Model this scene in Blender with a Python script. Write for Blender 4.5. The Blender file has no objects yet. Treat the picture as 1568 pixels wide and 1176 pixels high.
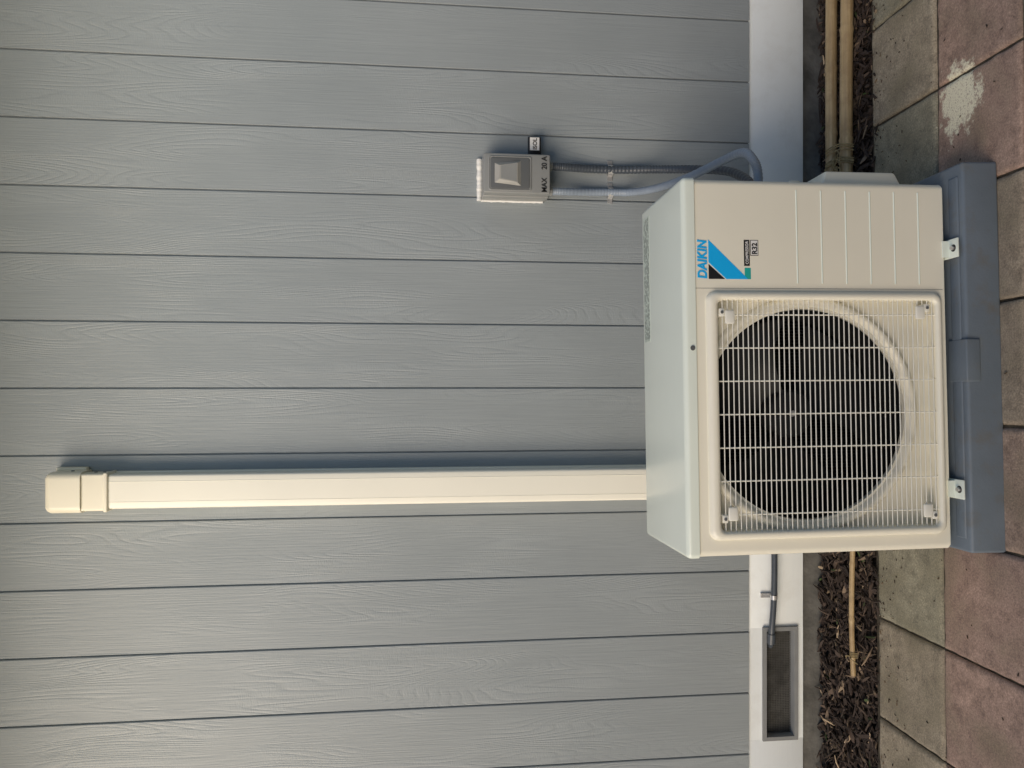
import bpy, bmesh, math, random
from mathutils import Vector, Matrix, noise
random.seed(7)
S=bpy.context.scene
S.view_settings.view_transform='Standard'; S.view_settings.look='None'; S.view_settings.exposure=0
COL=S.collection

# ---------------------------------------------------------------- materials
def newmat(name):
    m=bpy.data.materials.new(name); m.use_nodes=True
    nt=m.node_tree; b=nt.nodes['Principled BSDF']
    return m,nt,b
class NB:
    def __init__(s,nt): s.nt=nt
    def n(s,t,**k):
        x=s.nt.nodes.new(t)
        for a,v in k.items(): setattr(x,a,v)
        return x
    def l(s,a,b): s.nt.links.new(a,b)
    def math(s,op,a,b=None,c=None):
        x=s.n('ShaderNodeMath',operation=op)
        for i,v in enumerate((a,b,c)):
            if v is None: continue
            if isinstance(v,(int,float)): x.inputs[i].default_value=v
            else: s.l(v,x.inputs[i])
        return x.outputs[0]
    def noise(s,vec,scale,detail=3,rough=.5,dist=0):
        x=s.n('ShaderNodeTexNoise'); s.l(vec,x.inputs['Vector'])
        x.inputs['Scale'].default_value=scale; x.inputs['Detail'].default_value=detail
        x.inputs['Roughness'].default_value=rough; x.inputs['Distortion'].default_value=dist
        return x.outputs['Fac']
    def ramp(s,fac,stops):
        x=s.n('ShaderNodeValToRGB'); s.l(fac,x.inputs[0]); e=x.color_ramp.elements
        while len(e)<len(stops): e.new(.5)
        for i,(p,c) in enumerate(stops):
            e[i].position=p; e[i].color=(c,c,c,1) if isinstance(c,(int,float)) else (*c,1)
        return x.outputs[0]
    def mix(s,f,a,b,bt='MIX'):
        x=s.n('ShaderNodeMix',data_type='RGBA',blend_type=bt)
        if isinstance(f,(int,float)): x.inputs[0].default_value=f
        else: s.l(f,x.inputs[0])
        for i,v in ((6,a),(7,b)):
            if isinstance(v,tuple): x.inputs[i].default_value=(*v,1)
            else: s.l(v,x.inputs[i])
        return x.outputs[2]
    def coord(s,kind='Object'): return s.n('ShaderNodeTexCoord').outputs[kind]
    def bump(s,h,strength,dist,bsdf):
        x=s.n('ShaderNodeBump'); s.l(h,x.inputs['Height'])
        x.inputs['Strength'].default_value=strength; x.inputs['Distance'].default_value=dist
        s.l(x.outputs[0],bsdf.inputs['Normal'])
def simple(name,col,rough=.45,var=.06,scale=8,bump=.0,bscale=300,bdist=.0005,metal=0,spec=.5,dirt=0):
    m,nt,b=newmat(name); N=NB(nt); c=N.coord()
    f=N.noise(c,scale,3,.6)
    lo=tuple(x*(1-var) for x in col); hi=tuple(min(1,x*(1+var)) for x in col)
    out=N.ramp(f,[(.3,lo),(.7,hi)])
    if dirt:
        d=N.ramp(N.noise(c,scale*2.3,5,.7),[(.52,0.0),(.75,dirt)])
        out=N.mix(d,out,(.16,.13,.09))
    N.l(out,b.inputs['Base Color'])
    b.inputs['Roughness'].default_value=rough
    b.inputs['Metallic'].default_value=metal
    b.inputs['Specular IOR Level'].default_value=spec
    if bump: N.bump(N.noise(c,bscale,2),bump,bdist,b)
    return m

GP=.1754; GO=-.010
def siding_mat():
    m,nt,b=newmat('siding_paint'); N=NB(nt); c=N.coord()
    sp=N.n('ShaderNodeSeparateXYZ'); N.l(c,sp.inputs[0]); x,z=sp.outputs[0],sp.outputs[2]
    idx=N.math('FLOOR',N.math('DIVIDE',N.math('SUBTRACT',x,GO),GP))
    def vec(sx,sz,k):
        cv=N.n('ShaderNodeCombineXYZ')
        N.l(N.math('MULTIPLY',x,sx),cv.inputs[0]); N.l(N.math('MULTIPLY',idx,k),cv.inputs[1]); N.l(N.math('MULTIPLY',z,sz),cv.inputs[2])
        return cv.outputs[0]
    ring=N.noise(vec(8,.8,7.37),1,2,.4,.2)
    rings=N.math('SINE',N.math('MULTIPLY',ring,300))
    rings=N.ramp(N.math('MULTIPLY_ADD',rings,.5,.5),[(.0,0.0),(.3,.8),(1,1.0)])
    mask=N.ramp(N.noise(vec(9,2.6,3.1),1,2),[(.42,.06),(.62,.9)])
    fiber=N.noise(vec(260,7,5.3),1,2,.6)
    comb=N.noise(vec(100,330,2.7),1,1,.5)
    h=N.math('MULTIPLY',N.math('MULTIPLY',rings,mask),.52)
    h=N.math('MULTIPLY_ADD',fiber,.8,h)
    h=N.math('MULTIPLY_ADD',N.math('MULTIPLY',comb,mask),.6,h)
    N.bump(h,.56,.0015,b)
    base=N.ramp(N.noise(c,2.2,3,.6),[(.3,(.272,.306,.326)),(.7,(.302,.336,.356))])
    sh=N.math('MULTIPLY_ADD',h,.10,.92)
    cm=N.n('ShaderNodeCombineXYZ'); [N.l(sh,cm.inputs[i]) for i in range(3)]
    N.l(N.mix(1.0,base,cm.outputs[0],'MULTIPLY'),b.inputs['Base Color'])
    N.l(N.math('MULTIPLY_ADD',fiber,.25,.30),b.inputs['Roughness'])
    return m
M_sid=siding_mat()
def trim_mat():
    m,nt,b=newmat('white_trim_paint'); N=NB(nt); c=N.coord()
    mp=N.n('ShaderNodeMapping'); N.l(c,mp.inputs[0]); mp.inputs['Scale'].default_value=(3,1,90)
    g=N.noise(mp.outputs[0],1,3,.6,.4)
    d=N.ramp(N.noise(c,9,6,.7),[(.5,0.0),(.8,.3)])
    N.l(N.mix(d,(.82,.87,.89),(.52,.51,.48)),b.inputs['Base Color'])
    b.inputs['Roughness'].default_value=.5; N.bump(g,.35,.001,b); return m
M_trim=trim_mat()
M_cream=simple('cream_painted_steel',(.86,.83,.71),.36,.02,5)
M_lid=simple('white_painted_lid',(.78,.845,.77),.20,.02,4)
M_wire=simple('grille_plastic',(.84,.83,.76),.4,.03)
M_dark=simple('fan_black_plastic',(.006,.007,.008),.7,.2,spec=.2)
M_blade=simple('fan_blade_plastic',(.012,.013,.015),.55,.2,spec=.3)
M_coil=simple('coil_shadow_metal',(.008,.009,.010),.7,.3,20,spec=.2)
M_duct=simple('duct_ivory_plastic',(.89,.87,.77),.35,.02,4)
M_cap=simple('duct_cap_plastic',(.87,.83,.69),.35,.03,6)
M_iso=simple('isolator_grey_plastic',(.255,.265,.265),.36,.05,10,dirt=.12)
M_isod=simple('isolator_dark_plastic',(.12,.128,.133),.4,.04,10)
M_isol=simple('isolator_handle_plastic',(.36,.36,.34),.35,.04,10)
M_black=simple('black_plastic',(.01,.01,.012),.4,.1)
M_ink=simple('printed_ink',(.012,.012,.014),.5,.1)
M_white=simple('white_sticker',(.80,.80,.79),.5,.03,30)
M_blue=simple('blue_print',(.01,.45,.95),.35,.03)
M_teal=simple('teal_print',(.02,.42,.38),.35,.03)
M_sil=simple('silicone_sealant',(.80,.80,.78),.4,.05,60)
M_cond=simple('grey_conduit_plastic',(.25,.30,.37),.35,.05,30)
M_cond2=simple('dark_conduit_plastic',(.06,.073,.092),.4,.08,30)
M_steel=simple('zinc_steel',(.65,.65,.65),.35,.1,60,metal=.7)
M_base=simple('grey_recycled_plastic',(.145,.178,.215),.5,.10,7,.25,220,.0012,dirt=.5)
M_conc=simple('foundation_concrete',(.11,.108,.10),.85,.45,14,.6,60,.004)
M_vent=simple('vent_frame_metal',(.24,.25,.255),.5,.08,20)
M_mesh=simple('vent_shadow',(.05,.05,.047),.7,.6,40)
M_added_eave=simple('added_eave_timber',(.62,.42,.22),.7,.08,5)  # for the unseen eave, warm to tint light on the upper wall
M_soil=simple('soil',(.03,.022,.017),.95,.5,40,.9,80,.01)
M_grit=simple('joint_sand',(.06,.05,.035),.95,.5,60)
M_string=simple('grass_string',(.32,.25,.13),.8,.3,60)
M_blocker=simple('blocker_fence_timber',(.20,.17,.14),.8,.25,3)  # for the fence added out of view to block light

def bamboo_mat():
    m,nt,b=newmat('bamboo_cane'); N=NB(nt); c=N.coord()
    mp=N.n('ShaderNodeMapping'); N.l(c,mp.inputs[0]); mp.inputs['Scale'].default_value=(3,120,120)
    f=N.noise(mp.outputs[0],1,4,.6)
    c1=N.ramp(f,[(.3,(.34,.23,.115)),(.7,(.62,.48,.27))])
    d=N.ramp(N.noise(c,14,5,.7),[(.45,0.0),(.7,.7)])
    N.l(N.mix(d,c1,(.25,.165,.085)),b.inputs['Base Color']); b.inputs['Roughness'].default_value=.42
    return m
M_bam=bamboo_mat()

def attr_mat(name,rough,kind):
    m,nt,b=newmat(name); N=NB(nt); c=N.coord()
    a=N.n('ShaderNodeVertexColor'); a.layer_name='tint'
    if kind=='chip':
        f=N.noise(c,220,2,.6)
        o=N.mix(N.math('MULTIPLY',f,.5),a.outputs[0],(.02,.014,.01))
        N.l(o,b.inputs['Base Color'])
    else:
        f=N.noise(c,240,3,.7); g=N.noise(c,28,6,.72); w=N.noise(c,7,5,.65)
        o=N.mix(1.0,a.outputs[0],N.ramp(f,[(.25,(.52,.52,.52)),(.6,(1.05,1.05,1.05)),(.8,(1.65,1.6,1.52))]),'MULTIPLY')
        o=N.mix(1.0,o,N.ramp(g,[(.32,(.60,.58,.55)),(.62,(1.16,1.13,1.08))]),'MULTIPLY')
        o=N.mix(N.ramp(w,[(.48,0.0),(.66,.55)]),o,(.17,.15,.095))
        sp=N.n('ShaderNodeVectorMath',operation='DISTANCE')
        mp=N.n('ShaderNodeMapping'); N.l(c,mp.inputs[0]); mp.inputs['Scale'].default_value=(1,1.2,1)
        N.l(mp.outputs[0],sp.inputs[0]); sp.inputs[1].default_value=(.635,1.585*1.2,0)
        d=N.math('ADD',sp.outputs['Value'],N.math('MULTIPLY_ADD',N.noise(c,24,5,.75),.24,-.12))
        st=N.ramp(d,[(.058,1.0),(.082,0.0)])
        st=N.math('MULTIPLY',st,N.ramp(f,[(.36,0.35),(.48,1.0)]))
        o=N.mix(st,o,(.82,.78,.60))
        N.l(o,b.inputs['Base Color'])
        hh=N.math('ADD',N.math('MULTIPLY',f,.5),g); N.bump(hh,.6,.003,b)
    b.inputs['Roughness'].default_value=rough
    return m
M_chip=attr_mat('mulch_bark',.8,'chip')
M_pav=attr_mat('concrete_paver',.82,'paver')

# ---------------------------------------------------------------- mesh helpers
def root(name,loc,rot=(0,0,0),local=False):
    o=bpy.data.objects.new(name,None); o.location=loc; o.rotation_euler=rot
    o.empty_display_size=.05; COL.objects.link(o); o['local']=local; return o
def finish(name,me,mat,parent,smooth=35):
    o=bpy.data.objects.new(name,me); COL.objects.link(o)
    if mat: me.materials.append(mat)
    if parent is not None:
        o.parent=parent
        if not parent.get('local'):
            me.transform(Matrix.Translation(-parent.location))
    if smooth:
        for p in me.polygons: p.use_smooth=True
        me.set_sharp_from_angle(angle=math.radians(smooth))
    me.update(); return o
def mk(name,verts,faces,mat,parent=None,smooth=35,fix=True):
    me=bpy.data.meshes.new(name); me.from_pydata([tuple(v) for v in verts],[],faces)
    if fix:
        bm=bmesh.new(); bm.from_mesh(me); bmesh.ops.recalc_face_normals(bm,faces=bm.faces); bm.to_mesh(me); bm.free()
    return finish(name,me,mat,parent,smooth)
def box(name,x0,x1,y0,y1,z0,z1,mat,parent=None,bev=0,seg=3,edges=None,taper=None):
    bm=bmesh.new(); bmesh.ops.create_cube(bm,size=1)
    for v in bm.verts:
        v.co=Vector((x0+(v.co.x+.5)*(x1-x0),y0+(v.co.y+.5)*(y1-y0),z0+(v.co.z+.5)*(z1-z0)))
    if taper:
        for v in bm.verts: taper(v.co)
    if bev:
        bmesh.ops.bevel(bm,geom=bm.edges[:] if edges is None else [e for e in bm.edges if edges(e)],offset=bev,segments=seg,profile=.5,affect='EDGES')
    me=bpy.data.meshes.new(name); bm.to_mesh(me); bm.free()
    return finish(name,me,mat,parent)
def loft(name,loops,mat,parent=None,closed=True,cap=(False,False),smooth=35):
    n=len(loops[0]); V=[p for L in loops for p in L]; F=[]
    for i in range(len(loops)-1):
        for j in range(n if closed else n-1):
            k=(j+1)%n; F.append((i*n+j,i*n+k,(i+1)*n+k,(i+1)*n+j))
    if cap[0]: F.append(tuple(range(n))[::-1])
    if cap[1]: F.append(tuple((len(loops)-1)*n+j for j in range(n)))
    return mk(name,V,F,mat,parent,smooth)
def rrect(x0,x1,z0,z1,r,y,n=8):
    out=[]
    for cx,cz,a0 in ((x1-r,z1-r,0),(x0+r,z1-r,90),(x0+r,z0+r,180),(x1-r,z0+r,270)):
        for i in range(n+1):
            a=math.radians(a0+90*i/n); out.append((cx+r*math.cos(a),y,cz+r*math.sin(a)))
    return out
def circ(cx,cz,r,y,n=96): return [(cx+r*math.cos(2*math.pi*i/n),y,cz+r*math.sin(2*math.pi*i/n)) for i in range(n)]
def catmull(P,k=10):
    P=[Vector(p) for p in P]; Q=[P[0]*2-P[1]]+P+[P[-1]*2-P[-2]]; out=[]
    for i in range(1,len(Q)-2):
        for j in range(k):
            t=j/k; a,b,c,d=Q[i-1:i+3]
            out.append(.5*((2*b)+(c-a)*t+(2*a-5*b+4*c-d)*t*t+(3*b-a-3*c+d)*t**3))
    out.append(P[-1]); return out
def sweep(name,P,r,mat,parent=None,seg=14,rf=None,k=12):
    pts=catmull(P,k) if k else [Vector(p) for p in P]
    loops=[]; T=(pts[1]-pts[0]).normalized(); U=T.orthogonal().normalized()
    for i,p in enumerate(pts):
        t=(pts[min(i+1,len(pts)-1)]-pts[max(i-1,0)]).normalized()
        U=(U-t*U.dot(t)).normalized(); W=t.cross(U)
        rr=rf(i,len(pts)) if rf else r
        loops.append([p+(U*math.cos(2*math.pi*j/seg)+W*math.sin(2*math.pi*j/seg))*rr for j in range(seg)])
    return loft(name,loops,mat,parent,cap=(True,True),smooth=60)
def cyl(name,c,axis,r,l,mat,parent=None,seg=20,bev=0):
    c=Vector(c); a=Vector(axis).normalized(); 
    if bev:
        P=[c,c+a*bev*.01,c+a*(l-bev),c+a*l]; R=[r,r,r,r-bev]
    else: P=[c,c+a*l]; R=[r,r]
    U=a.orthogonal().normalized(); W=a.cross(U)
    loops=[[p+(U*math.cos(2*math.pi*j/seg)+W*math.sin(2*math.pi*j/seg))*q for j in range(seg)] for p,q in zip(P,R)]
    return loft(name,loops,mat,parent,cap=(True,True))
def text(name,body,loc,size,mat,parent,offset=0,shear=0,sx=1,rot=(math.pi/2,0,0),align='LEFT',space=1):
    cu=bpy.data.curves.new(name,'FONT'); cu.body=body; cu.size=size; cu.extrude=.0002; cu.offset=offset; cu.shear=shear
    cu.align_x=align; cu.space_character=space
    o=bpy.data.objects.new(name,cu); COL.objects.link(o); cu.materials.append(mat)
    l=Vector(loc)
    if parent is not None:
        o.parent=parent
        if not parent.get('local'): l=l-parent.location
    o.location=l; o.rotation_euler=rot; o.scale=(sx,1,1); return o

WY=2.12
# ---------------------------------------------------------------- house wall
H=root('house_wall',(0,WY,0))
xs=[(-4.3,0)]
for k in range(-24,25):
    g=GO+k*GP
    xs+=[(g-.0040,0),(g-.0022,.0012),(g-.0015,.0065),(g+.0015,.0065),(g+.0018,.0008),(g+.0026,0)]
xs.append((4.3,0))
V=[];F=[]
for (a,d) in xs: V+= [(a,WY+d,.251),(a,WY+d,2.62)]
for i in range(len(xs)-1): F.append((2*i,2*i+2,2*i+3,2*i+1))
mk('siding',V,F,M_sid,H,smooth=20)
V=[];F=[]
for (a,d) in xs: V+=[(a,WY+d,.251),(a,WY+.014,.251)]
for i in range(len(xs)-1): F.append((2*i,2*i+1,2*i+3,2*i+2))
mk('siding_lower_edge',V,F,M_sid,H,smooth=0)
vx0,vx1,vz0,vz1=-1.026,-.705,.106,.206
ty=WY+.006
box('base_trim_right',vx1,4.3,ty,ty+.03,.0845,.2505,M_trim,H,.0015,2)
box('base_trim_left',-4.3,vx0,ty,ty+.03,.0845,.2505,M_trim,H,.0015,2)
box('base_trim_above_vent',vx0-.003,vx1+.003,ty+.0003,ty+.03,vz1,.2503,M_trim,H)
box('base_trim_below_vent',vx0-.003,vx1+.003,ty+.0003,ty+.03,.0847,vz0,M_trim,H)
box('foundation',-4.3,4.3,WY+.018,WY+.2,-.2,.084,M_conc,H)
box('wall_backing',-4.3,4.3,WY+.037,WY+.2,.085,2.62,M_conc,H)
box('added_eave_soffit',-4.3,4.3,WY-.62,WY+.2,2.62,2.64,M_added_eave,H)  # eave out of view, added to block sky and warm the upper wall
box('added_eave_fascia',-4.3,4.3,WY-.645,WY-.622,2.58,2.80,M_trim,H,.003,2)
mk('added_eave_roof',[(-4.3,WY-.65,2.81),(4.3,WY-.65,2.81),(4.3,WY+3,4.1),(-4.3,WY+3,4.1),(-4.3,WY-.65,2.78),(4.3,WY-.65,2.78),(4.3,WY+3,4.07),(-4.3,WY+3,4.07)],
   [(0,1,2,3),(7,6,5,4),(0,4,5,1),(1,5,6,2),(2,6,7,3),(3,7,4,0)],M_conc,H,0)

# vent
Vt=root('foundation_vent',((vx0+vx1)/2,WY,.155))
def fr(ins,y): return rrect(vx0+ins,vx1-ins,vz0+ins,vz1-ins,.001,y,2)
loft('frame',[fr(-.003,WY+.0055),fr(-.003,WY-.001),fr(.008,WY-.001),fr(.009,WY+.001),fr(.0095,WY+.030)],M_vent,Vt)
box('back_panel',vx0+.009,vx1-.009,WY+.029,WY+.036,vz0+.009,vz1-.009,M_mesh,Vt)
V=[];F=[]
def addbox(V,F,x0,x1,y0,y1,z0,z1):
    n=len(V); V+=[(x0,y0,z0),(x1,y0,z0),(x1,y1,z0),(x0,y1,z0),(x0,y0,z1),(x1,y0,z1),(x1,y1,z1),(x0,y1,z1)]
    F+=[tuple(n+i for i in f) for f in ((0,3,2,1),(4,5,6,7),(0,1,5,4),(1,2,6,5),(2,3,7,6),(3,0,4,7))]
q=vx0+.012
while q<vx1-.01: addbox(V,F,q,q+.0009,WY+.020,WY+.0209,vz0+.0095,vz1-.0095); q+=.005
q=vz0+.012
while q<vz1-.01: addbox(V,F,vx0+.0095,vx1-.0095,WY+.0212,WY+.022,q,q+.0009); q+=.005
mk('wire_gauze',V,F,M_conc,Vt,0)

# pipe cover duct
D=root('pipe_cover_duct',(-.275,WY,1.2))
cx=-.275; w=.044; d=.062
pr=[(-w,0),(-w,-d+.008),(-w+.001,-d+.004),(-w+.003,-d+.0015),(-w+.006,-d+.0002),(-.020,-d-.0004),(0,-d-.0006),(.020,-d-.0004),(w-.006,-d+.0002),(w-.003,-d+.0015),(w-.001,-d+.004),(w,-d+.008),(w,0)]
L=[[(cx+a,WY+b,z) for a,b in pr] for z in (.12,1.985)]
loft('channel',L,M_duct,D,closed=False,smooth=50)
for k,xx in enumerate((-.026,.026)):
    box('moulding_line_%d'%k,cx+xx-.0006,cx+xx+.0006,WY-d-.0009,WY-d+.001,.121,1.98,M_duct,D)
box('backing_tray_right',cx+w-.0005,cx+w+.004,WY-.014,WY-.0001,.12,1.985,M_duct,D,.0015,2)
box('backing_tray_left',cx-w-.004,cx-w+.0005,WY-.014,WY-.0001,.12,1.985,M_duct,D,.0015,2)
box('collar',cx-.0500,cx+.0500,WY-.069,WY-.0001,1.976,1.986,M_cap,D,.003,3)
box('cap_neck',cx-.0475,cx+.0475,WY-.067,WY-.0001,1.985,2.055,M_cap,D,.006,5,edges=lambda e: abs(e.verts[0].co.z-e.verts[1].co.z)>.05)
box('cap_hood',cx-.052,cx+.052,WY-.073,WY-.0001,2.040,2.128,M_cap,D,.018,7,edges=lambda e: (not all(v.co.y>WY-.01 for v in e.verts)) and max(v.co.z for v in e.verts)>2.1)
box('cap_side_flange',cx+.050,cx+.060,WY-.022,WY-.0001,2.045,2.12,M_cap,D,.003,2)
for zz in (2.018,1.997): cyl('screw',(cx+.047,WY-.03,zz),(1,0,0),.004,.002,M_isod,D,10)
cyl('screw_hood',(cx+.052,WY-.04,2.07),(1,0,0),.004,.002,M_isod,D,10)

# ---------------------------------------------------------------- isolator
I=root('isolator_switch_box',(.562,WY,.93))
ix0,ix1,iz0,iz1=.507,.617,.840,1.022
box('back_box',ix0,ix1,WY-.045,WY-.0002,iz0,iz1,M_iso,I,.005,3)
box('front_cover',ix0+.002,ix1-.002,WY-.082,WY-.047,iz0+.002,iz1-.001,M_iso,I,.004,4)
box('gasket',ix0+.004,ix1-.004,WY-.0475,WY-.0445,iz0+.004,iz1-.004,M_isod,I)
fy=WY-.082
def rr(i,y,r=.006): return rrect(ix0+.008+i,ix1-.010-i,.893+i,1.008-i,r,y,5)
loft('dial_surround',[rr(0,fy+.001),rr(.000,fy-.002),rr(.002,fy-.003),rr(.003,fy-.001)],M_iso,I,cap=(False,True))
loft('dial_plate',[rr(.005,fy-.0012),rr(.005,fy-.003),rr(.007,fy-.0036)],M_isod,I,cap=(False,True))
hx=.561
def tr(x0,x1,x2,x3,z0,z1,y): return [(x0,y,z0),(x1,y,z0),(x3,y,z1),(x2,y,z1)]
loft('handle',[tr(hx-.033,hx+.033,hx-.026,hx+.026,.922,.992,fy-.0035),tr(hx-.026,hx+.026,hx-.018,hx+.018,.932,.980,fy-.012)],M_isol,I,cap=(True,True))
loft('handle_face',[tr(hx-.024,hx+.024,hx-.016,hx+.016,.934,.976,fy-.0118),tr(hx-.024,hx+.024,hx-.016,hx+.016,.934,.976,fy-.0126)],M_iso,I,cap=(True,True))
text('rating_left','MAX',(ix0+.006,fy-.0012,.852),.020,M_ink,I,.0003,0,.9)
text('rating_right','20 A',(ix1-.043,fy-.0012,.852),.020,M_ink,I,.0003,0,.9)
box('padlock_tag',ix1-.002,ix1+.060,WY-.036,WY-.026,.860,.896,M_black,I,.002,2)
box('tag_label',ix1+.022,ix1+.057,WY-.0368,WY-.0358,.865,.891,M_white,I)
text('tag_text','ISOL',(ix1+.0235,WY-.0374,.872),.0155,M_ink,I,.0003)
def bead(name,a,b,r):
    a=Vector(a);b=Vector(b);n=60; P=[]; rs=[]
    for i in range(n+1):
        q=a.lerp(b,i/n); s=noise.noise(q*90); P.append(q+Vector((s,0,s))*.0008); rs.append(r*(1+.25*noise.noise(q*140+Vector((5,0,0)))))
    sweep(name,P,r,M_sil,I,8,lambda i,m:rs[i],0)
bead('sealant_top',(ix0-.002,WY-.003,iz1+.005),(ix1+.002,WY-.003,iz1+.005),.0075)
bead('sealant_left',(ix0-.0015,WY-.003,iz0+.01),(ix0-.0015,WY-.003,iz1),.0034)
bead('sealant_right',(ix1+.001,WY-.002,iz0+.08),(ix1+.001,WY-.002,iz1),.003)
for gx in (.529,.597):
    cyl('gland',(gx,WY-.035,iz0+.001),(0,0,-1),.014,.012,M_iso,I,8,.002)
C=root('electrical_conduit',(.53,2.0,.65))
P=[(.529,2.085,.835),(.529,2.087,.79),(.534,2.104,.72),(.536,2.107,.66),(.533,2.09,.61),(.522,2.00,.565),(.517,1.87,.522),(.530,1.76,.474),(.526,1.68,.458),(.505,1.655,.446),(.478,1.655,.434),(.415,1.655,.430)]
sweep('flexible_conduit',P,.0105,M_cond,C,14,lambda i,n:.0103+.0005*math.sin(i*1.6),26)
def clip(x,z,par):
    cyl('saddle',(x,2.114,z),(0,0,1),.0155,.014,M_steel,par,16)
    box('saddle_ear',x-.028,x+.028,2.1165,2.1197,z,z+.014,M_steel,par)
clip(.536,.653,C)
C2=root('electrical_conduit',(.57,2.0,.65))
P=[(.597,2.085,.835),(.597,2.09,.79),(.599,2.106,.72),(.599,2.106,.64),(.598,2.09,.56),(.592,2.06,.50),(.574,1.99,.445),(.53,1.85,.415),(.47,1.74,.41),(.415,1.70,.41)]
sweep('flexible_conduit',P,.0105,M_cond2,C2,14,lambda i,n:.0108+.0009*math.sin(i*1.9),26)
clip(.599,.653,C2)

# ---------------------------------------------------------------- AC unit
ROT=(0,math.radians(-.5),math.radians(1.4))
A=root('air_conditioner_outdoor_unit',(.039,1.497,.093),ROT,True)
W2=.3825; DP=.285; HT=.566
cab=box('cabinet',-W2,W2,0,DP,0,HT-.02,M_cream,A,.014,5,edges=lambda e: abs(e.verts[0].co.z-e.verts[1].co.z)>.1)
hx0,hx1,hz0,hz1=-.331,.135,.026,.495
fcx,fcz=-.098,.300
cut=loft('cut1',[rrect(hx0,hx1,hz0,hz1,.014,-.05,8),rrect(hx0,hx1,hz0,hz1,.014,.020,8)],M_cream,None,cap=(True,True))
cut2=loft('cut2',[circ(fcx,fcz,.218,.0),circ(fcx,fcz,.218,.17)],M_cream,None,cap=(True,True))
for c in (cut,cut2): c.parent=A
bpy.context.view_layer.update()
for c in (cut,cut2):
    md=cab.modifiers.new('b','BOOLEAN'); md.object=c; md.operation='DIFFERENCE'; md.solver='EXACT'
    dg=bpy.context.evaluated_depsgraph_get(); me=bpy.data.meshes.new_from_object(cab.evaluated_get(dg))
    cab.modifiers.clear(); cab.data=me
    bpy.context.view_layer.update()
for c in (cut,cut2): bpy.data.objects.remove(c)
for p in cab.data.polygons: p.use_smooth=True
cab.data.set_sharp_from_angle(angle=math.radians(30))
box('lid',-W2-.0025,W2+.0025,-.003,DP+.003,HT-.026,HT,M_lid,A,.011,5,edges=lambda e: max(v.co.z for v in e.verts)>HT-.01 or abs(e.verts[0].co.z-e.verts[1].co.z)>.01)
cyl('lid_screw',(.038,-.0025,HT-.018),(0,-1,0),.005,.002,M_isod,A,12)
box('rating_label',.07,.36,.226,.270,HT-.0002,HT+.0006,simple('label_pale',(.48,.55,.50),.5,.25,90),A)
M_lab=simple('label_grey_ink',(.15,.17,.16),.5,.2,60)
for r_ in range(6):
    V=[];F=[]; xx=.076
    while xx<.35:
        ww=random.uniform(.004,.018)
        if random.random()<.8: addbox(V,F,xx,min(xx+ww,.356),.2300+r_*.0066,.2300+r_*.0066+.0028,HT+.0006,HT+.0008)
        xx+=ww+.004
    mk('label_print_%d'%r_,V,F,M_lab,A,0)
ox0,ox1,oz0,oz1=-.349,.153,.010,.519
def ring(i,y,o=0.0):
    x0=ox0+(hx0-ox0)*i;x1=ox1+(hx1-ox1)*i;z0=oz0+(hz0-oz0)*i;z1=oz1+(hz1-oz1)*i
    return rrect(x0,x1,z0,z1,.020-.008*i,y,8)
loft('grille_surround',[ring(0,.001),ring(.03,-.003),ring(.15,-.0075),ring(.35,-.0105),ring(.65,-.0115),ring(.88,-.0095),ring(.98,-.005),ring(1.0,.019)],M_cream,A,smooth=60)
pf=[(.2445,.0195),(.241,.013),(.235,.009),(.229,.012),(.223,.020),(.2185,.032),(.2165,.05)]
loft('bell_mouth',[circ(fcx,fcz,r,y) for r,y in pf],M_cream,A,smooth=70)
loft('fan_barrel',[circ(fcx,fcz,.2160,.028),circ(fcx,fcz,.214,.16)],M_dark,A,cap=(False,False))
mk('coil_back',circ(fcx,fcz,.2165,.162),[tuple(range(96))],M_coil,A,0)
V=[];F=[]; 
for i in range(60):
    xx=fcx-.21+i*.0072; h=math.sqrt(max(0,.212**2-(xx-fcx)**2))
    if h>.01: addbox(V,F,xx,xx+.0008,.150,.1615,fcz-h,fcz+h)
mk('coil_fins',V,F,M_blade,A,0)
loft('fan_hub',[circ(fcx,fcz,.052,.13,48),circ(fcx,fcz,.052,.095,48),circ(fcx,fcz,.046,.086,48),circ(fcx,fcz,.012,.082,48)],M_blade,A,cap=(False,True))
cyl('fan_nut',(fcx,.083,fcz),(0,-1,0),.007,.006,M_steel,A,6)
for b in range(3):
    a0=math.radians(20+120*b); V=[];F=[]; nr,na=8,12
    for i in range(nr+1):
        r=.048+(.205-.048)*i/nr; span=math.radians(62+38*(i/nr)); off=math.radians(-18*(i/nr)**2)
        for j in range(na+1):
            t=j/na; a=a0+off+span*t; V.append((fcx+r*math.cos(a),.086+.050*t+.010*math.sin(t*3.14),fcz+r*math.sin(a)))
    for i in range(nr):
        for j in range(na):
            q=i*(na+1)+j; F.append((q,q+1,q+na+2,q+na+1))
    mk('fan_blade_%d'%(b+1),V,F,M_blade,A,60)
def wires(name,segs,r,mat):
    V=[];F=[]
    for (a,b) in segs:
        a=Vector(a);b=Vector(b); t=(b-a).normalized(); U=Vector((0,1,0)); Wv=t.cross(U); n=len(V); s=6
        for p in (a,b):
            for j in range(s): V.append(p+(U*math.cos(2*math.pi*j/s)+Wv*math.sin(2*math.pi*j/s))*r)
        for j in range(s): F.append((n+j,n+(j+1)%s,n+s+(j+1)%s,n+s+j))
    return mk(name,V,F,mat,A,70)
seg=[]; z=hz0+.006
while z<hz1-.003: seg.append(((hx0-.004,-.004,z),(hx1+.004,-.004,z))); z+=.0108
wires('grille_wires',seg,.0012,M_wire)
seg=[]
for i in range(7):
    xx=.105-.0672*i
    seg.append(((xx,-.0012,hz0-.004),(xx,-.0012,hz1+.004)))
wires('grille_supports',seg,.0016,M_wire)
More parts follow.
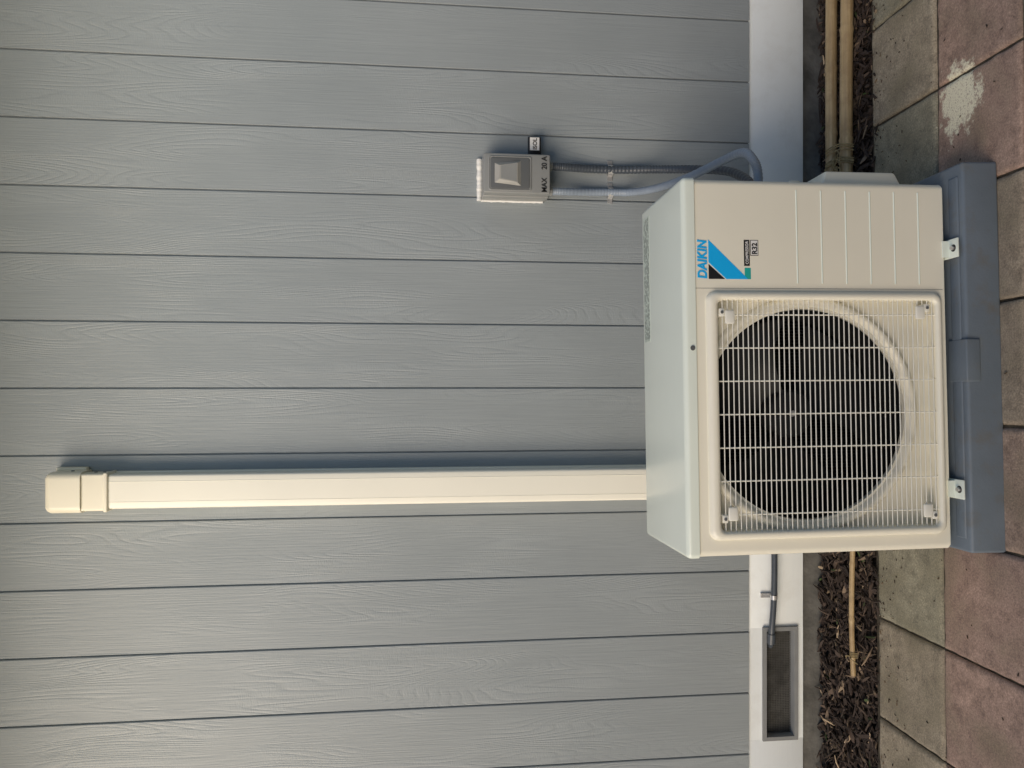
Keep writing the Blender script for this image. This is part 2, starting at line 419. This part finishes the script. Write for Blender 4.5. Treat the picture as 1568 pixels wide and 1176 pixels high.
for (xx,zz) in ((.100,.471),(.110,.060),(-.296,.471),(-.300,.052)):
    sx_=1 if xx>0 else -1; up=zz>.2
    box('grille_clip',xx-.014,xx+.014,-.0085,-.0045,zz-.010,zz+.010,M_wire,A,.003,3)
    box('grille_clip_foot',xx+.010*sx_-.008,xx+.010*sx_+.008,-.0065,.019,zz+(.010 if up else -.022),zz+(.022 if up else -.010),M_wire,A,.002,2)
    cyl('grille_screw',(xx+.010*sx_,-.0065,zz+(.016 if up else -.016)),(0,-1,0),.0032,.0015,M_isod,A,10)
for i in range(6):
    zz=.322-i*.0534
    pp=((.002,-.0022),(-.0012,-.001),(-.0016,.0004),(-.0006,.0016),(.002,.002))
    loft('rib_%d'%(i+1),[[(.170,y,zz+dz) for y,dz in pp],[(.362,y,zz+dz) for y,dz in pp]],M_lid,A,cap=(True,True))
box('panel_seam',.1588,.1596,-.0003,.002,.004,HT-.027,M_isod,A)
def vt(c):
    if c.x>W2+.02:
        c.z = c.z-.018 if c.z>.15 else c.z+.012
        c.y = c.y+.012 if c.y<.1 else c.y-.01
box('valve_cover',W2-.004,W2+.036,.035,.20,.062,.250,M_cream,A,.006,4,taper=vt)
box('side_handle',W2-.004,W2+.016,.05,.16,.285,.310,M_cream,A,.005,3)
cyl('cable_gland',(W2-.002,.158,.337),(1,0,0),.015,.018,M_black,A,12,.002)
cyl('cable_gland_2',(W2-.002,.203,.317),(1,0,0),.015,.018,M_black,A,12,.002)
for xx in (.243,-.257):
    box('foot_bracket',xx-.020,xx+.020,-.030,.26,-.014,-.0105,M_lid,A,.0015,2)
    box('foot_upstand',xx-.017,xx+.017,-.004,.01,-.011,.003,M_lid,A)
    cyl('foot_slot',(xx,-.017,-.0104),(0,0,1),.0075,.0006,M_ink,A,14)
    cyl('foot_bolt',(xx,-.017,-.0102),(0,0,1),.0045,.006,M_steel,A,6)
box('drip_pan',-W2+.006,W2-.006,.006,DP-.006,-.006,.001,M_lid,A,.002,2)
def poly(name,pts,mat,yy):
    n=len(pts); V=[(a-.039,yy,b-.093) for a,b in pts]+[(a-.039,.002,b-.093) for a,b in pts]
    F=[tuple(range(n))]+[(i,(i+1)%n,n+(i+1)%n,n+i) for i in range(n)]
    mk(name,V,F,mat,A,0)
poly('logo_black',[(.2170,.604),(.2170,.570),(.2470,.604)],M_ink,-.0006)
poly('logo_blue',[(.2510,.604),(.2970,.604),(.2170,.521),(.2170,.567)],M_blue,-.0006)
text('logo_text','DAIKIN',(.2170-.039,-.0009,.6085-.093),.0265,M_blue,A,.0010,.12,.86,space=1.03)
poly('badge_teal',[(.2170,.528),(.2400,.528),(.2400,.515),(.2170,.515)],M_teal,-.0004)
poly('badge_black',[(.2440,.529),(.2970,.529),(.2970,.517),(.2440,.517)],M_ink,-.0006)
text('badge_text','COMPRESSOR',(.2475-.039,-.001,.520-.093),.0085,M_white,A,.0001,0,.88)
poly('badge_r32',[(.2650,.5155),(.2970,.5155),(.2970,.4985),(.2650,.4985)],M_ink,-.0006)
poly('badge_r32_inner',[(.2662,.5143),(.2958,.5143),(.2958,.4997),(.2662,.4997)],M_white,-.0009)
text('r32_text','R32',(.2675-.039,-.0012,.5015-.093),.0155,M_ink,A,.0004,0,.95)

# ---------------------------------------------------------------- plastic base
B=root('plastic_mounting_base',(.0575,1.463,0),ROT,True)
def bt(c):
    if c.z<.03: c.y-= .006 if c.y<.1 else -.006
box('body',-.403,.403,0,.345,-.004,.072,M_base,B,.007,4,taper=bt)
box('top_rail_front',-.375,.375,.012,.040,.070,.0755,M_base,B,.003,3)
box('top_rail_back',-.375,.375,.26,.30,.070,.0755,M_base,B,.003,3)
box('centre_block',-.052,.036,-.006,.05,.045,.0765,M_base,B,.003,3)

# ---------------------------------------------------------------- ground
gm=simple('lawn_and_soil',(.10,.11,.06),.9,.3,3)
mk('ground',[(-150,-150,-.06),(150,-150,-.06),(150,150,-.06),(-150,150,-.06)],[(0,1,2,3)],gm,None,0)
PS=.2575; pr_=math.radians(1.1)
def paver_field():
    V=[];F=[];C=[]
    for row in range(0,17):
        for col in range(-13,14):
            vis = row<3
            n=26 if vis and abs(col)<7 else 4
            x0=.167+col*PS; y1=1.905-row*PS
            h0=random.uniform(-.0015,.0015); tx,ty_=random.uniform(-.004,.004),random.uniform(-.004,.004)
            if row==0: base=random.choice([(.37,.33,.25),(.33,.315,.245),(.37,.325,.255)])
            elif row==1: base=random.choice([(.45,.32,.265),(.43,.31,.25),(.42,.315,.255)])
            else: base=random.choice([(.42,.30,.26),(.33,.31,.24),(.37,.31,.26)])
            if row==1 and col<=-3: base=(.42,.30,.255)
            if row==1 and col in(0,-1): base=(.38,.32,.25)
            s=random.uniform(.92,1.08); base=tuple(q*s for q in base)
            b=len(V); g=.0022
            for j in range(n+1):
                for i in range(n+1):
                    u=i/n;v=j/n
                    uu=.5-.5*math.cos(math.pi*u) if vis else u; vv=.5-.5*math.cos(math.pi*v) if vis else v
                    px=x0+g+uu*(PS-2*g); py=y1-g-vv*(PS-2*g)
                    e=min(uu,1-uu,vv,1-vv)*PS
                    nz=noise.noise(Vector((px*38,py*38,0)))
                    ed=e+ nz*.004
                    z=h0+(px-x0)*tx+(py-y1)*ty_ + noise.noise(Vector((px*14,py*14,3)))*.0010
                    lim=.008
                    if ed<lim: z-= .006*((lim-max(ed,0))/lim)**2
                    if i in(0,n) or j in(0,n): z=-.03
                    V.append((px,py,z))
            for j in range(n):
                for i in range(n):
                    q=b+j*(n+1)+i; F.append((q,q+n+1,q+n+2,q+1)); C.append(base)
    me=bpy.data.meshes.new('paving'); me.from_pydata(V,[],F)
    ca=me.color_attributes.new('tint','FLOAT_COLOR','CORNER')
    for p in me.polygons:
        for li in p.loop_indices: ca.data[li].color=(*C[p.index],1)
    me.transform(Matrix.Translation((0,1.656,0))@Matrix.Rotation(pr_,4,'Z')@Matrix.Translation((0,-1.656,0)))
    return finish('paving',me,M_pav,None,60)
PV=paver_field()
mk('paving_sand_bed',[(-3.6,-2.6,-.007),(3.6,-2.6,-.007),(3.6,1.97,-.007),(-3.6,1.86,-.007)],[(0,1,2,3)],M_grit,None,0)
V=[];F=[];nx,ny=260,22
for j in range(ny+1):
    for i in range(nx+1):
        px=-3+6*i/nx; py=1.84+.31*j/ny
        t=max(0,min(1,(py-1.90)/.2))
        V.append((px,py,-.028+.030*t+noise.noise(Vector((px*12,py*12,0)))*.008*(.3+t)))
for j in range(ny):
    for i in range(nx): q=j*(nx+1)+i; F.append((q,q+1,q+nx+2,q+nx+1))
mk('garden_soil',V,F,M_soil,None,60)
def mulch():
    V=[];F=[];C=[]
    def chip(c,L,w,t,rz,tilt,roll,col):
        M=Matrix.Translation(c)@Matrix.Rotation(rz,4,'Z')@Matrix.Rotation(tilt,4,'Y')@Matrix.Rotation(roll,4,'X')
        b=len(V); bend=random.uniform(-.15,.15)*L
        for k,(s,ww) in enumerate(((-.5,.25),(-.25,.9),(.2,1.0),(.5,.3))):
            cy=bend*(1-4*s*s); ww*=random.uniform(.7,1.2)
            for (a,d) in ((-.5,-.5),(.5,-.5),(.5,.5),(-.5,.5)):
                V.append(M@Vector((s*L,cy+a*w*ww,d*t*(1 if k in(1,2) else .5))))
        for k in range(3):
            for j in range(4): F.append((b+k*4+j,b+k*4+(j+1)%4,b+k*4+4+(j+1)%4,b+k*4+4+j)); C.append(col)
        F.append((b+3,b+2,b+1,b)); C.append(col); F.append((b+12,b+13,b+14,b+15)); C.append(col)
    for i in range(10500):
        px=random.uniform(-2.2,1.9); py=random.uniform(1.885,2.137)
        edge=1.905+px*.019
        if py<edge+.004 and random.random()>.12: continue
        t=max(0,min(1,(py-1.90)/.2))
        cl=noise.noise(Vector((px*9,py*9,1)))
        pz=max(.003 if py<edge else -.022, -.020+.034*t)+random.uniform(0,.018+.012*cl)*(1 if py>edge+.01 else .15)
        L=random.choice([random.uniform(.012,.03),random.uniform(.03,.065)])
        if py<edge+.02: L*=.5
        wd=random.uniform(.003,.012)
        g=random.random()
        if g<.66: col=(.048,.032,.025)
        elif g<.89: col=(.11,.075,.055)
        elif g<.965: col=(.23,.165,.11)
        elif g<.978: col=(.07,.11,.035)
        else: col=(.50,.38,.25)
        s=random.uniform(.5,1.5); col=tuple(q*s for q in col)
        chip(Vector((px,py,pz)),L,wd,random.uniform(.0015,.004),random.uniform(0,6.28),random.gauss(0,.3),random.gauss(0,.6),col)
    for i in range(420):
        px=random.uniform(-1.8,1.6); py=1.90+px*.019-abs(random.gauss(0,.06))
        chip(Vector((px,py,.0025)),random.uniform(.002,.009),random.uniform(.001,.003),.0015,random.uniform(0,6.28),0,0,random.choice([(.05,.03,.02),(.20,.14,.08),(.10,.06,.04)]))
    for i in range(60):
        px=random.uniform(-1.2,1.2); py=random.uniform(1.38,1.85)
        if -.36<px<.47 and py>1.45: continue
        chip(Vector((px,py,.0025)),random.uniform(.003,.010),random.uniform(.001,.003),.0015,random.uniform(0,6.28),0,0,random.choice([(.03,.02,.015),(.10,.07,.04)]))
    me=bpy.data.meshes.new('mulch'); me.from_pydata(V,[],F)
    ca=me.color_attributes.new('tint','FLOAT_COLOR','CORNER')
    for p in me.polygons:
        for li in p.loop_indices: ca.data[li].color=(*C[p.index],1)
    finish('mulch',me,M_chip,None,0)
mulch()
def cane(a,b,r,nodes):
    a=Vector(a);b=Vector(b); o=root('bamboo_stake',((a+b)/2)[:])
    n=140; P=[]; 
    for i in range(n+1):
        t=i/n; P.append(a.lerp(b,t)+Vector((0,math.sin(t*5)*.003,math.sin(t*7)*.002)))
    L=(b-a).length
    def rf(i,m):
        t=i/(m-1)*L; q=1.0
        for nd in nodes:
            q+= .15*math.exp(-((t-nd)/.006)**2) - .05*math.exp(-((t-nd-.012)/.005)**2)
        return r*q
    sweep('cane',P,r,M_bam,o,16,rf,0)
    return o
cane((.36,2.028,.046),(1.75,2.042,.050),.0155,[.1,.34,.52,.76,1.0,1.25])
cane((.30,1.973,.036),(1.75,1.972,.040),.0165,[.06,.30,.36,.66,.93,1.2])
cane((-.785,1.955,.030),(-.20,1.955,.036),.0068,[.05,.15,.30,.44])
T=root('twine_tie',(.63,2.0,.05))
for i in range(9):
    x0=.615+random.uniform(-.02,.03)
    P=[(x0,1.953,.03),(x0+.004,1.963,.058),(x0+.01,1.998,.056),(x0+.004,2.032,.066),(x0,2.050,.045)]
    sweep('strand_%d'%i,P,.0016,M_string,T,6,None,6)
for i in range(14):
    x0=.61+random.uniform(-.03,.03); P=[(x0,1.99+random.uniform(-.03,.05),.060),(x0-.02,1.99+random.uniform(-.05,.05),.068),(x0-.05-random.random()*.04,1.98+random.uniform(-.06,.07),.056)]
    sweep('loose_%d'%i,P,.0010,M_string,T,5,None,6)
T2=root('twine_tie',(-.74,1.955,.03))
for i in range(4):
    x0=-.735+i*.004; P=[(x0,1.947,.022),(x0,1.951,.038),(x0,1.960,.037),(x0,1.965,.024)]
    sweep('strand_%d'%i,P,.0015,M_string,T2,6,None,6)
for s in(-1,1):
    sweep('loose_%d'%(s+1),[(-.733,1.955,.037),(-.735,1.955+.012*s,.044),(-.745,1.955+.028*s,.034)],.0014,M_string,T2,5,None,6)
Dp=root('drain_pipe',(-.6,2.09,.19))
sweep('pipe',[(-.15,2.105,.188),(-.35,2.103,.186),(-.50,2.100,.184),(-.62,2.100,.186),(-.70,2.104,.190),(-.735,2.118,.186),(-.76,2.14,.178)],.0085,M_cond2,Dp,14,None,12)
cyl('coupling',(-.715,2.108,.189),(-1,.2,-.05),.0115,.03,M_cond2,Dp,16)
cyl('saddle',(-.615,2.100,.186),(1,0,0),.0105,.012,M_steel,Dp,16)
box('saddle_ear',-.615,-.603,2.1195,2.1255,.165,.215,M_steel,Dp)

# unseen fence added behind the viewpoint to block low sun from the lower wall
Fn=root('light_blocker_fence',(0,-2.0,0))
for i in range(60):
    x0=-4.5+i*.15; box('blocker_paling_%d'%i,x0,x0+.1495,-2.02+random.uniform(0,.004),-2.00,-.02,1.95+random.uniform(-.01,.01),M_blocker,Fn)
for z_ in (.3,1.5): box('blocker_rail',-4.5,4.5,-2.07,-2.025,z_,z_+.09,M_blocker,Fn)
for i in range(4): box('blocker_post_%d'%i,-4.4+i*2.9,-4.3+i*2.9,-2.17,-2.072,-.1,1.9,M_blocker,Fn)

# ---------------------------------------------------------------- light
el,az=math.radians(22),math.radians(42)
d=Vector((-math.sin(az)*math.cos(el),-math.cos(az)*math.cos(el),math.sin(el)))
sl=bpy.data.lights.new('sun','SUN'); sl.energy=3.0; sl.angle=math.radians(42); sl.color=(1,.82,.62)
so=bpy.data.objects.new('sun',sl); so.rotation_euler=d.to_track_quat('Z','Y').to_euler(); COL.objects.link(so)
w=bpy.data.worlds.new('World'); S.world=w; w.use_nodes=True
nt=w.node_tree; bg=nt.nodes['Background']; sky=nt.nodes.new('ShaderNodeTexSky'); sky.sky_type='NISHITA'; sky.sun_disc=False
sky.sun_rotation=math.atan2(d.x,d.y); nt.links.new(sky.outputs[0],bg.inputs[0]); bg.inputs[1].default_value=.15
sky.air_density=1.0; sky.dust_density=.6; sky.ozone_density=1.0
sky.sun_elevation=el
# ---------------------------------------------------------------- camera
th=math.radians(6.43)
cd=bpy.data.cameras.new('camera'); cam=bpy.data.objects.new('camera',cd); COL.objects.link(cam)
cd.sensor_fit='HORIZONTAL'; cd.sensor_width=36; cd.lens=27.05; cd.clip_start=.02; cd.clip_end=1000
s,c=math.sin(th),math.cos(th)
cam.matrix_world=Matrix(((0,1,0,0),(-s,0,-c,0),(-c,0,s,1.175),(0,0,0,1)))
S.camera=cam
